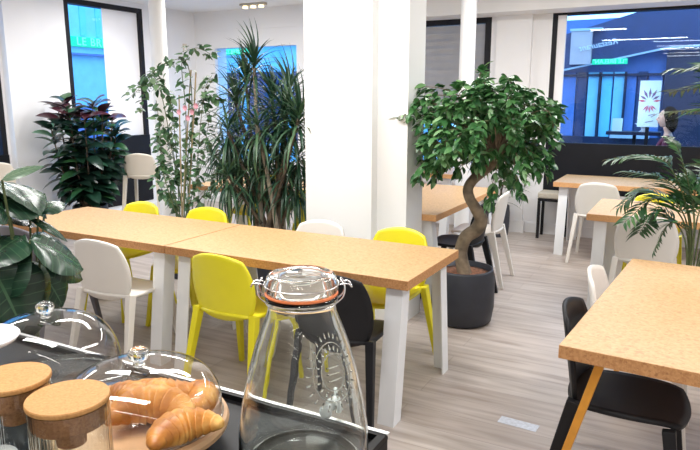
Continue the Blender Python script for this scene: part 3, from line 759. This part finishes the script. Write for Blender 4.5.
# big-leaved plant in the left foreground
BX, BY = -2.25, 1.5
bp_ = thing('broad_leaf_plant', 'foreground plant with large dark glossy leaves at the left edge', 'plant', (BX, BY, 0))
pot(bp_, .18, .34)
bmt, bml = bmesh.new(), bmesh.new()
lv = [((-8, 205), (46, 190), .20, 0), ((44, 213), (6, 176), .17, 1), ((30, 222), (-14, 208), .17, 1), ((38, 212), (62, 199), .11, 1), ((30, 218), (68, 236), .055, 0),
      ((30, 240), (86, 262), .24, 0), ((40, 248), (88, 276), .16, 0), ((6, 300), (12, 238), .15, 0), ((14, 262), (44, 322), .22, 0), ((-10, 262), (22, 330), .26, 0),
      ((34, 262), (66, 305), .18, 0), ((20, 250), (-16, 300), .2, 0), ((2, 180), (40, 163), .05, 2), ((22, 236), (-20, 262), .18, 0), ((30, 275), (70, 322), .16, 0),
      ((10, 215), (-18, 190), .16, 0), ((26, 290), (6, 345), .2, 0)]
for (u0, v0), (u1, v1), w, kind in lv:
    o = rnd.uniform(-.1, .1)
    a = at(u0, v0, x=BX + .1 + o) ; b = at(u1, v1, x=BX + .1 + o + rnd.uniform(0, .1)); a -= Vector((BX, BY, 0)); b -= Vector((BX, BY, 0))
    d = b - a; L = d.length
    nrm = Vector((.45, -.40, .9)) + rv(.3)
    broad_leaf(bml, a, d + Vector((0, 0, .1 * L)), nrm, L * 1.08, w * 1.05, .4, .12, mi=1 if kind == 2 else 0)
    tube(bmt, smooth_path([Vector((rnd.uniform(-.05, .05), rnd.uniform(-.05, .05), .3)), Vector((a.x * .5, a.y * .5, max(.4, a.z * .7))), a], 5), [.007, .005, .004], 5)
obj('stems', bmt, MAT['stem'], bp_); obj('foliage', bml, [MAT['broad'], MAT['palebroad']], bp_, smooth=True, recalc=False)

# palms
def frond(bml, bmt, pts, L, W, n=22, droop=.4, start=.25):
    path = smooth_path(pts, 8); m = len(path)
    tube(bmt, path, [.006, .004, .0015], 5)
    for i in range(n):
        t = start + (1 - start) * i / (n - 1); q = t * (m - 1); k = min(m - 2, int(q)); p = path[k].lerp(path[k + 1], q - k)
        d = (path[k + 1] - path[k]).normalized(); s_ = d.cross(Vector((0, 0, 1))).normalized()
        up = s_.cross(d)
        ll = L * (1 - .55 * abs(t - .55) / .55)
        for sg in (-1, 1):
            leaf(bml, p, s_ * sg + d * .75 + up * .15 + rv(.08), up, ll * rnd.uniform(.85, 1.1), W, droop + rnd.uniform(0, .3), 5, .2, peak=.4)
KX, KY = 0.02, 4.12
kp = thing('kentia_palm', 'kentia palm with arching fronds at the right edge behind the front table', 'plant', (KX, KY, 0))
pot(kp, .16, .32)
bml, bmt = bmesh.new(), bmesh.new()
K = lambda u, v, o=0: at(u, v, y=KY + o) - Vector((KX, KY, 0))
base = Vector((0, 0, .28))
for pl, L, W in (([(690, 230), (672, 170), (645, 156), (612, 160)], .20, .020), ([(688, 240), (672, 205), (645, 190), (622, 205)], .22, .02),
                 ([(694, 235), (690, 190), (678, 150), (669, 138)], .09, .02), ([(700, 230), (708, 200), (716, 170), (700, 165)], .2, .022),
                 ([(686, 245), (668, 215), (655, 212), (640, 232)], .20, .02), ([(694, 240), (700, 210), (712, 195), (730, 215)], .2, .02), ([(692, 240), (684, 200), (662, 178), (630, 172)], .2, .022), ([(690, 245), (678, 205), (652, 200), (625, 222)], .18, .02), ([(694, 240), (694, 200), (700, 178), (712, 190)], .2, .024),
                 ([(690, 245), (680, 225), (668, 225), (655, 250)], .16, .018)):
    P_ = [base] + [K(u, v, rnd.uniform(-.12, .1)) for u, v in pl]
    frond(bml, bmt, P_, L, W, 20, .5, .42)
for pl in ([(712, 200), (735, 110), (728, 70), (680, 70)], [(720, 200), (740, 130), (730, 88), (672, 92)], [(716, 205), (738, 140), (724, 112), (676, 112)]):
    P_ = [base] + [K(u, v, rnd.uniform(-.2, .0)) for u, v in pl]
    frond(bml, bmt, P_, .28, .022, 16, .35, .6)
obj('stems', bmt, MAT['stem'], kp); obj('foliage', bml, MAT['palm'], kp, smooth=True, recalc=False)
SX, SY = -1.99, 7.22
sp2 = thing('small_palm', 'small spiky palm in a slate pot against the white wall behind the twisted tree', 'plant', (SX, SY, 0))
pot(sp2, .15, .36, 'potgrey')
bml, bmt = bmesh.new(), bmesh.new()
S_ = lambda u, v, o=0: at(u, v, y=SY + o) - Vector((SX, SY, 0))
for (u, v), nl in (((512, 190), 26), ((510, 162), 20), ((514, 140), 16), ((502, 202), 12)):
    h = S_(u, v); tube(bmt, [Vector((0, 0, .3)), h.lerp(Vector((0, 0, .3)), .5) + rv(.01), h], .008, 6)
    for k in range(nl):
        az = k * 2.4; el = R(rnd.uniform(0, 65)); leaf(bml, h, (math.cos(az) * math.cos(el), math.sin(az) * math.cos(el) * .7 - .1, math.sin(el)), (0, 0, 1), rnd.uniform(.18, .28), .026, .9, 5, .2)
obj('stems', bmt, MAT['barkdark'], sp2); obj('foliage', bml, MAT['dracaena'], sp2, smooth=True, recalc=False)

# ------------------------------------------------------------------ counter and what stands on it
ZT = .95
ct = thing('serving_counter', 'black serving counter with a bright rear edge in the foreground', 'counter', (-1.5, .5, 0))
obj('worktop', BM((-1.4, 1.038, -.42, .50, .90, ZT)), MAT['counter'], ct, bevel=.002)
obj('cabinet', BM((-1.38, 1.01, -.40, .48, .0, .90)), MAT['counter'], ct)
obj('raised_edge', BM((-1.4, 1.038, .485, .50, ZT, ZT + .012), (1.023, 1.038, -.42, .485, ZT, ZT + .012)), MAT['counter'], ct)
obj('bright_trim', BM((-1.4, 1.04, .494, .5035, ZT + .010, ZT + .0135)), MAT['alu'], ct)['label'] = 'bright metal edge strip'

def wire(bm, pts, r=.0013, closed=False): tube(bm, pts, r, 6, closed)
# drinks dispenser jar
JX, JY = -.560, .862
jar = thing('drinks_dispenser', 'large clear glass drinks dispenser with a clip lid, empty, at the counter edge', 'jar', (JX, JY, ZT))
outer = [(.098, .0), (.108, .008), (.113, .03), (.112, .06), (.104, .11), (.092, .16), (.078, .205), (.066, .235), (.0585, .252), (.0565, .262), (.0575, .268), (.0605, .271), (.0605, .277), (.0575, .280)]
inner = [(.0525, .280), (.0525, .262), (.0545, .252), (.062, .233), (.074, .203), (.088, .158), (.100, .109), (.108, .06), (.109, .032), (.104, .014), (.092, .010), (.05, .016), (0, .020)]
ZS = 1.10
outer = [(a, b * ZS) for a, b in outer]; inner = [(a, b * ZS) for a, b in inner]
obj('glass_body', LA([(0, .006), (.05, .004), (.085, .0)] + outer + inner, 72), MAT['glass'], jar, smooth=True)
dz = .280 * (ZS - 1)
rr_ = obj('rubber_ring', LA([(.0545, .2805), (.0605, .2805), (.0615, .2825), (.0605, .2845), (.0545, .2845)], 64, True), MAT['rubber'], jar, smooth=True); rr_.location.z = dz; rr_['label'] = 'orange rubber ring'
lid = obj('glass_lid', LA([(0, .303), (.035, .3035), (.05, .286), (.0600, .286), (.0615, .290), (.0605, .300), (.0575, .310), (.055, .314), (.050, .3165), (.045, .314), (.02, .317), (0, .318)], 64), MAT['glass'], jar, smooth=True); lid.location.z = dz
bm = bmesh.new()
ring = lambda r, z, n=48: [(r * math.cos(2 * PI * k / n), r * math.sin(2 * PI * k / n), z) for k in range(n)]
wire(bm, ring(.0592, .2675), .0013, True); wire(bm, ring(.0622, .2985), .0013, True)
for a0 in (R(28.5), R(208.5)):
    ca, sa = math.cos(a0), math.sin(a0); tx, ty = -sa, ca
    F_ = lambda r, t, z: (r * ca + t * tx, r * sa + t * ty, z)
    wire(bm, smooth_path([F_(.059, -.012, .268), F_(.070, -.012, .280), F_(.072, -.010, .296), F_(.066, -.006, .306), F_(.066, .006, .306), F_(.072, .010, .296), F_(.070, .012, .280), F_(.059, .012, .268)], 5), .0014)
    wire(bm, smooth_path([F_(.063, -.009, .299), F_(.078, -.009, .300), F_(.084, 0, .292), F_(.078, .009, .300), F_(.063, .009, .299)], 5), .0014)
obj('wire_clasp', bm, MAT['steel'], jar, smooth=True).location.z = dz
# embossed oval badge with rays on the wall of the jar
bm = bmesh.new()
def on_jar(th, z, lift=.0):
    pr_ = [p for p in outer]
    for (r0, z0), (r1, z1) in zip(pr_, pr_[1:]):
        if z0 <= z <= z1: r = r0 + (r1 - r0) * (z - z0) / (z1 - z0); break
    return Vector(((r + lift) * math.cos(th), (r + lift) * math.sin(th), z))
th0 = R(-22); zc_ = .198
for rr in (1.0, .62):
    tube(bm, [on_jar(th0 + .42 * rr * math.cos(a * PI / 18), zc_ + .046 * rr * math.sin(a * PI / 18), .0005) for a in range(36)], .0011, 5, True)
for k in range(20):
    a = 2 * PI * k / 20; tube(bm, [on_jar(th0 + .42 * q * math.cos(a), zc_ + .046 * q * math.sin(a), .0005) for q in (.72, .92)], .0018, 5)
for k in range(26):
    a = 2 * PI * k / 26; tube(bm, [on_jar(th0 + .42 * q * math.cos(a), zc_ + .046 * q * math.sin(a), .0005) for q in (1.12, 1.35)], .0013, 5)
for k in range(3):
    tube(bm, [on_jar(th0 + t, zc_ - .012 + .010 * k, .0005) for t in (-.15, -.08, 0, .08, .15)], .0012, 5)
obj('embossed_badge', bm, MAT['glass'], jar, smooth=True)
tapr = obj('tap', LA([(0, -.004), (.010, -.004), (.013, 0), (.013, .004), (.0085, .005), (.0085, .028), (.012, .028), (.012, .034), (.0, .034)], 24), MAT['tap'], jar, smooth=True)
thT = R(95); pT = on_jar(thT, .055)
dT = Vector((math.cos(thT), math.sin(thT), .1)).normalized()
tapr.matrix_local = Matrix.Translation(pT - dT * .026) @ dT.to_track_quat('Z', 'Y').to_matrix().to_4x4()
bm = bmesh.new(); tube(bm, smooth_path([pT + dT * .006, pT + dT * .03, pT + dT * .04 + Vector((0, 0, -.02)), pT + dT * .04 + Vector((0, 0, -.035))], 5), .007, 10)
tube(bm, [pT + dT * .028 + Vector((0, 0, .0)), pT + dT * .028 + Vector((0, 0, .022))], .004, 8); obj('tap_spout', bm, MAT['tap'], jar, smooth=True)

# croissant board with dome
GX, GY = -.846, .766
stand = thing('wooden_board', 'round wooden board under the low glass dome with croissants', 'board', (GX, GY, ZT))
obj('board', LA([(0, .035), (.148, .035), (.153, .039), (.155, .048), (.152, .056), (.146, .058), (0, .058)], 56), MAT['board'], stand, smooth=False)
obj('foot', LA([(0, 0), (.08, 0), (.07, .01), (.05, .035), (0, .035)], 32), MAT['board'], stand)
def dome(name, label, x, y, z, r, h, hk, flat):
    t = thing(name, label, 'glass dome', (x, y, z))
    pr_ = []
    n = 18
    for i in range(n + 1):
        a = i / n * PI / 2
        pr_.append((r * math.cos(a) ** flat, h * (.30 + .70 * math.sin(a) ** 1.15)))
    prof = [(r * 1.015, 0), (r * 1.0, .004), (r, h * .15)] + pr_
    prof[-1] = (0, prof[-1][1])
    obj('dome', LA(prof, 72), MAT['domeglass'], t, smooth=True)
    rim = bmesh.new(); tube(rim, [(r * 1.01 * math.cos(a * PI / 32), r * 1.01 * math.sin(a * PI / 32), .002) for a in range(64)], .0022, 6, True); obj('rim', rim, MAT['glass'], t, smooth=True)
    k = hk
    obj('knob', LA([(0, h - .001), (k * .62, h - .001), (k * .55, h + k * .25), (k * .5, h + k * .4), (k * .85, h + k * .65), (k, h + k * 1.05), (k * .92, h + k * 1.45), (k * .6, h + k * 1.7), (k * .3, h + k * 1.72), (0, h + k * 1.6)], 32), MAT['glass'], t, smooth=True)
    return t
dome('glass_dome', 'low clear glass dome covering the croissants', GX, GY, ZT + .0585, .142, .100, .019, .55)
# second cake stand and dome behind, at the left
sx_, sy_ = -1.165, .815
cs = thing('glass_cake_plate', 'clear footed cake plate under the dome at the left', 'plate', (sx_, sy_, ZT))
obj('plate', LA([(0, .02), (.14, .02), (.155, .03), (.157, .034), (.153, .034), (.139, .025), (0, .025)], 56), MAT['glass'], cs, smooth=True)
obj('foot', LA([(0, 0), (.08, 0), (.078, .004), (.03, .01), (.02, .02), (0, .02)], 40), MAT['glass'], cs, smooth=True)
dome('glass_dome', 'empty tall clear glass dome at the left, behind the cork-lidded jars', sx_, sy_, ZT + .0255, .143, .155, .0185, .55)
# croissants
def croissant_bm():
    bm = bmesh.new(); n = 93; rings = []; m = 18
    for i in range(n):
        t = i / (n - 1) * 2 - 1; a = t * 1.25; rad = .052
        c = Vector((rad * math.sin(a) * 1.05, rad * (math.cos(a)) - .03, 0)); tg = Vector((math.cos(a), -math.sin(a), 0)); s_ = Vector((tg.y, -tg.x, 0)) * -1
        seg = (abs(t) * 4.6 + .35) % 1
        r = .0265 * (1 - abs(t) ** 1.7 * .74) * (.93 + .22 * math.sqrt(1 - seg))
        if i in (0, n - 1): r = .003
        rings.append([bm.verts.new(c + s_ * (r * math.cos(2 * PI * k / m)) + Vector((0, 0, r * .88 * math.sin(2 * PI * k / m)))) for k in range(m)])
    for i in range(n - 1):
        for k in range(m): bm.faces.new((rings[i][k], rings[i][(k + 1) % m], rings[i + 1][(k + 1) % m], rings[i + 1][k]))
    bm.faces.new(rings[0][::-1]); bm.faces.new(rings[-1]); return bm
c0 = None
cz = ZT + .058
for (u, v, z, rx, ry, rz, sc, lab) in (
        (150, 413, .036, 6, 0, 38, 1.3, 'big golden croissant lying in front on the board'),
        (192, 398, .030, 0, 4, -60, .95, 'croissant at the right rim of the board'),
        (186, 432, .029, 0, 0, 66, 1.12, 'croissant lying at the front right of the board'),
        (122, 402, .030, 0, 0, -20, 1.1, 'croissant at the left of the board, partly behind the cork-lidded jar'),
        (168, 388, .030, 0, 0, 200, 1.1, 'pale croissant at the back of the board')):
    if c0 is None: c0 = obj('croissant', croissant_bm(), MAT['croissant'], smooth=True); o = c0
    else: o = c0.copy(); C.objects.link(o)
    o.location = at(u, v, z=cz + z); o.rotation_euler = (R(rx), R(ry), R(rz)); o.scale = (sc, sc, sc); tag(o, lab, 'croissant', 'croissants under the low dome')
# cork-lidded jars
def cork_jar(x, y, label, ztop, r=.053):
    t = thing('cork_lidded_jar', label, 'jar', (x, y, ZT), 0, 'cork-lidded glass jars')
    h = ztop - ZT - .009
    obj('glass_body', LA([(0, 0), (r * .93, 0), (r * 1.0, .006), (r * 1.0, h), (r * .965, h), (r * .965, .012), (r * .9, .008), (0, .008)], 56), MAT['glass'], t, smooth=False)
    obj('cork_lid', LA([(0, h + .001), (r * 1.01, h + .001), (r * 1.03, h + .003), (r * 1.03, h + .007), (r * 1.01, h + .009), (0, h + .009)], 56), MAT['corklid'], t)
    obj('cork_stopper', LA([(0, h - .030), (r * .90, h - .030), (r * .93, h - .026), (r * .955, h), (0, h)], 48), MAT['corkdark'], t)['label'] = 'dark cork stopper below the lid'
    obj('cork_core', LA([(0, h - .062), (r * .36, h - .062), (r * .40, h - .0305), (0, h - .0305)], 36), MAT['corkdark'], t)
cork_jar(-.752, .548, 'glass jar with a round cork lid in front of the croissant dome', 1.165, .055)
cork_jar(-.868, .542, 'glass jar with a round cork lid cut by the left edge', 1.172)
cj = thing('clip_lid_jar', 'small clip-lid glass jar at the bottom left corner', 'jar', (-.805, .405, ZT))
zz = at(15, 462, x=-.805).z - ZT
cjz = .115
obj('glass_body', LA([(0, 0), (.04, 0), (.042, .005), (.042, cjz - .02), (.036, cjz - .008), (.036, cjz), (.033, cjz), (.033, cjz - .01), (.039, cjz - .022), (.039, .008), (0, .006)], 44), MAT['glass'], cj, smooth=True)
obj('glass_lid', LA([(0, cjz + .004), (.034, cjz + .003), (.039, cjz + .003), (.0395, cjz + .010), (.034, cjz + .014), (.028, cjz + .010), (.02, cjz + .009), (0, cjz + .013)], 44), MAT['glass'], cj, smooth=True)
bm = bmesh.new(); wire(bm, [(.0395 * math.cos(k * PI / 16), .0395 * math.sin(k * PI / 16), cjz - .006) for k in range(32)], .0012, True); obj('wire_clasp', bm, MAT['steel'], cj)
# white cake stand with bottle, left edge
wp = thing('white_cake_stand', 'white porcelain cake stand cut by the left edge', 'cake stand', (-1.045, .60, ZT))
obj('plate', LA([(0, .222), (.06, .222), (.066, .230), (.064, .232), (.058, .228), (0, .228)], 48), MAT['porcelain'], wp, smooth=True)
obj('foot', LA([(0, 0), (.045, 0), (.042, .008), (.012, .02), (.010, .20), (.022, .222), (0, .222)], 36), MAT['porcelain'], wp, smooth=True)
bt = tag(obj('glass_bottle', LA([(0, 0), (.026, 0), (.029, .005), (.029, .09), (.024, .11), (.012, .135), (.012, .16), (.009, .16), (.009, .135), (.021, .108), (.026, .09), (.026, .008), (0, .006)], 40), MAT['glass'], smooth=True), 'clear glass bottle standing on the white cake stand at the left edge', 'bottle')
bt.location = (-1.050, .606, ZT + .2282)

# floor sticker
fs = thing('floor_sticker', 'pale blue sticker on the floor planks', 'sticker', (-.655, 2.945, .0005), R(-3))
obj('sheet', BM((-.095, .095, -.035, .035, 0, .0012)), MAT['label'], fs)

# ------------------------------------------------------------------ woman outside behind the window
wm = thing('person', 'woman with dark hair in a burgundy coat sitting outside behind the window, facing left', 'person', (-.33, 8.35, -.12))
def skin_body(name, verts, edges, mat, parent, sub=2):
    me = bpy.data.meshes.new(name); me.from_pydata([v[:3] for v in verts], edges, []); me.materials.append(mat)
    o = bpy.data.objects.new(name, me); C.objects.link(o); o.parent = parent
    sk = o.modifiers.new('skin', 'SKIN'); 
    for i, v in enumerate(verts): me.skin_vertices[0].data[i].radius = (v[3], v[4] if len(v) > 4 else v[3])
    me.skin_vertices[0].data[0].use_root = True
    sk.use_smooth_shade = True
    s2 = o.modifiers.new('sub', 'SUBSURF'); s2.levels = sub; s2.render_levels = sub
    return o
# she faces -x; seat at z .80 on a high stool
V = [(0, 0, .86, .13, .15), (-.01, 0, 1.0, .115, .14), (0, 0, 1.15, .11, .15), (.01, 0, 1.28, .085, .14), (.0, 0, 1.36, .045), (-.015, 0, 1.42, .042), (-.03, 0, 1.47, .05),
     (.01, -.15, 1.28, .05), (-.04, -.2, 1.05, .042), (-.24, -.17, 1.02, .032), (-.31, -.15, 1.03, .026),
     (.01, .15, 1.28, .05), (-.04, .2, 1.05, .042), (-.24, .17, 1.02, .032), (-.31, .15, 1.03, .026),
     (-.1, -.09, .86, .085), (-.42, -.1, .87, .062), (-.40, -.1, .5, .048), (-.37, -.1, .36, .04), (-.46, -.1, .31, .03),
     (-.1, .09, .86, .085), (-.42, .1, .87, .062), (-.40, .1, .5, .048), (-.37, .1, .36, .04), (-.46, .1, .31, .03)]
Eg = [(0, 1), (1, 2), (2, 3), (3, 4), (4, 5), (5, 6), (3, 7), (7, 8), (8, 9), (9, 10), (3, 11), (11, 12), (12, 13), (13, 14), (0, 15), (15, 16), (16, 17), (17, 18), (18, 19), (0, 20), (20, 21), (21, 22), (22, 23), (23, 24)]
skin_body('body', V, Eg, MAT['skin'], wm)
CV = [(0, 0, .83, .145, .17), (-.01, 0, 1.0, .13, .16), (0, 0, 1.15, .125, .165), (.01, 0, 1.28, .10, .15), (.0, 0, 1.355, .062),
      (.01, -.15, 1.285, .062), (-.04, -.205, 1.05, .054), (-.235, -.17, 1.02, .042), (.01, .15, 1.285, .062), (-.04, .205, 1.05, .054), (-.235, .17, 1.02, .042)]
skin_body('coat', CV, [(0, 1), (1, 2), (2, 3), (3, 4), (3, 5), (5, 6), (6, 7), (3, 8), (8, 9), (9, 10)], MAT['coat'], wm)
TV = [(0, 0, .85, .14, .165), (-.1, -.09, .86, .095), (-.42, -.1, .87, .072), (-.40, -.1, .5, .057), (-.375, -.1, .40, .05), (-.1, .09, .86, .095), (-.42, .1, .87, .072), (-.40, .1, .5, .057), (-.375, .1, .40, .05)]
skin_body('trousers', TV, [(0, 1), (1, 2), (2, 3), (3, 4), (0, 5), (5, 6), (6, 7), (7, 8)], MAT['denim'], wm)
bm = bmesh.new()      # head with face turned to -x
bmesh.ops.create_uvsphere(bm, u_segments=32, v_segments=24, radius=1)
for v in bm.verts:
    x, y, z = v.co
    nx = x * .095; ny = y * .075 * (1 - .22 * max(0, -z)); nz = z * .115
    if x < 0:
        if z < -.2: nx *= (1 - .12 * (-z - .2))
        nose = math.exp(-((y / .16) ** 2)) * math.exp(-(((z + .12) / .16) ** 2)); nx -= .024 * nose * (1 if x < -.6 else 0)
        eye = (math.exp(-(((y - .36) / .16) ** 2)) + math.exp(-(((y + .36) / .16) ** 2))) * math.exp(-(((z - .05) / .1) ** 2)); nx += .009 * eye
        mouth = math.exp(-((y / .28) ** 2)) * math.exp(-(((z + .48) / .07) ** 2)); nx -= .006 * mouth
        chin = math.exp(-((y / .3) ** 2)) * math.exp(-(((z + .8) / .14) ** 2)); nx -= .014 * chin
    v.co = (nx, ny, nz)
hd = obj('head', bm, MAT['skin'], wm, smooth=True); hd.location = (-.035, 0, 1.55)
for s_ in (-1, 1):
    b = bmesh.new(); bmesh.ops.create_uvsphere(b, u_segments=12, v_segments=8, radius=.010); e_ = obj('eye', b, MAT['eye'], hd, smooth=True); e_.location = (-.080, s_ * .028, .006)
    b = bmesh.new(); bmesh.ops.create_uvsphere(b, u_segments=12, v_segments=8, radius=1)
    for v in b.verts: v.co = (v.co.x * .014, v.co.y * .006, v.co.z * .028)
    e_ = obj('ear', b, MAT['skin'], hd, smooth=True); e_.location = (.01, s_ * .074, -.005)
b = bmesh.new(); bmesh.ops.create_uvsphere(b, u_segments=14, v_segments=8, radius=1)
for v in b.verts: v.co = (v.co.x * .006, v.co.y * .022, v.co.z * .007)
e_ = obj('mouth', b, MAT['lip'], hd, smooth=True); e_.location = (-.088, 0, -.055)
b = bmesh.new(); bmesh.ops.create_uvsphere(b, u_segments=28, v_segments=20, radius=1)
for v in b.verts:
    x, y, z = v.co; k = 1 + .04 * math.sin(y * 14) * math.cos(x * 9)
    lo = max(0, -z)
    v.co = ((x * .100 + .028 + lo * .03) * k if x > 0 else x * .085 + .028 + lo * .05, y * .088 * k, z * (.125 if z > 0 else .19) * k + .02)
obj('hair', b, MAT['hair'], hd, smooth=True)
# hands: palm, four bent fingers and a thumb
for s_ in (-1, 1):
    hp = Vector((-.33, s_ * .148, 1.03)); HV = [(hp.x + .02, hp.y, hp.z, .018, .022), (hp.x - .045, hp.y, hp.z, .014, .026)]; HE = [(0, 1)]
    for k, L in enumerate((.062, .07, .066, .052)):
        y = hp.y + (k - 1.5) * .017; i = len(HV)
        HV += [(hp.x - .05, y, hp.z, .0085), (hp.x - .05 - L * .55, y, hp.z - .006, .008), (hp.x - .05 - L * .9, y, hp.z - .028, .007)]; HE += [(1, i), (i, i + 1), (i + 1, i + 2)]
    i = len(HV); HV += [(hp.x - .02, hp.y - s_ * .028, hp.z - .004, .009), (hp.x - .05, hp.y - s_ * .045, hp.z - .012, .008)]; HE += [(0, i), (i, i + 1)]
    skin_body('hand', HV, HE, MAT['skin'], wm, 1)
wm.scale = (.94, .94, .94)
hs = thing('terrace_stool', 'dark high stool under the woman outside the window', 'stool', (-.33, 8.35, -.12))
obj('seat', LA([(0, .66), (.17, .66), (.18, .68), (.17, .70), (0, .70)], 32), MAT['dnavy'], hs)
obj('post', LA([(0, .02), (.02, .02), (.02, .66), (0, .66)], 16), MAT['frame'], hs); obj('base', LA([(0, 0), (.2, 0), (.19, .02), (0, .02)], 32), MAT['frame'], hs)
hs.scale = (.94, .94, .94)
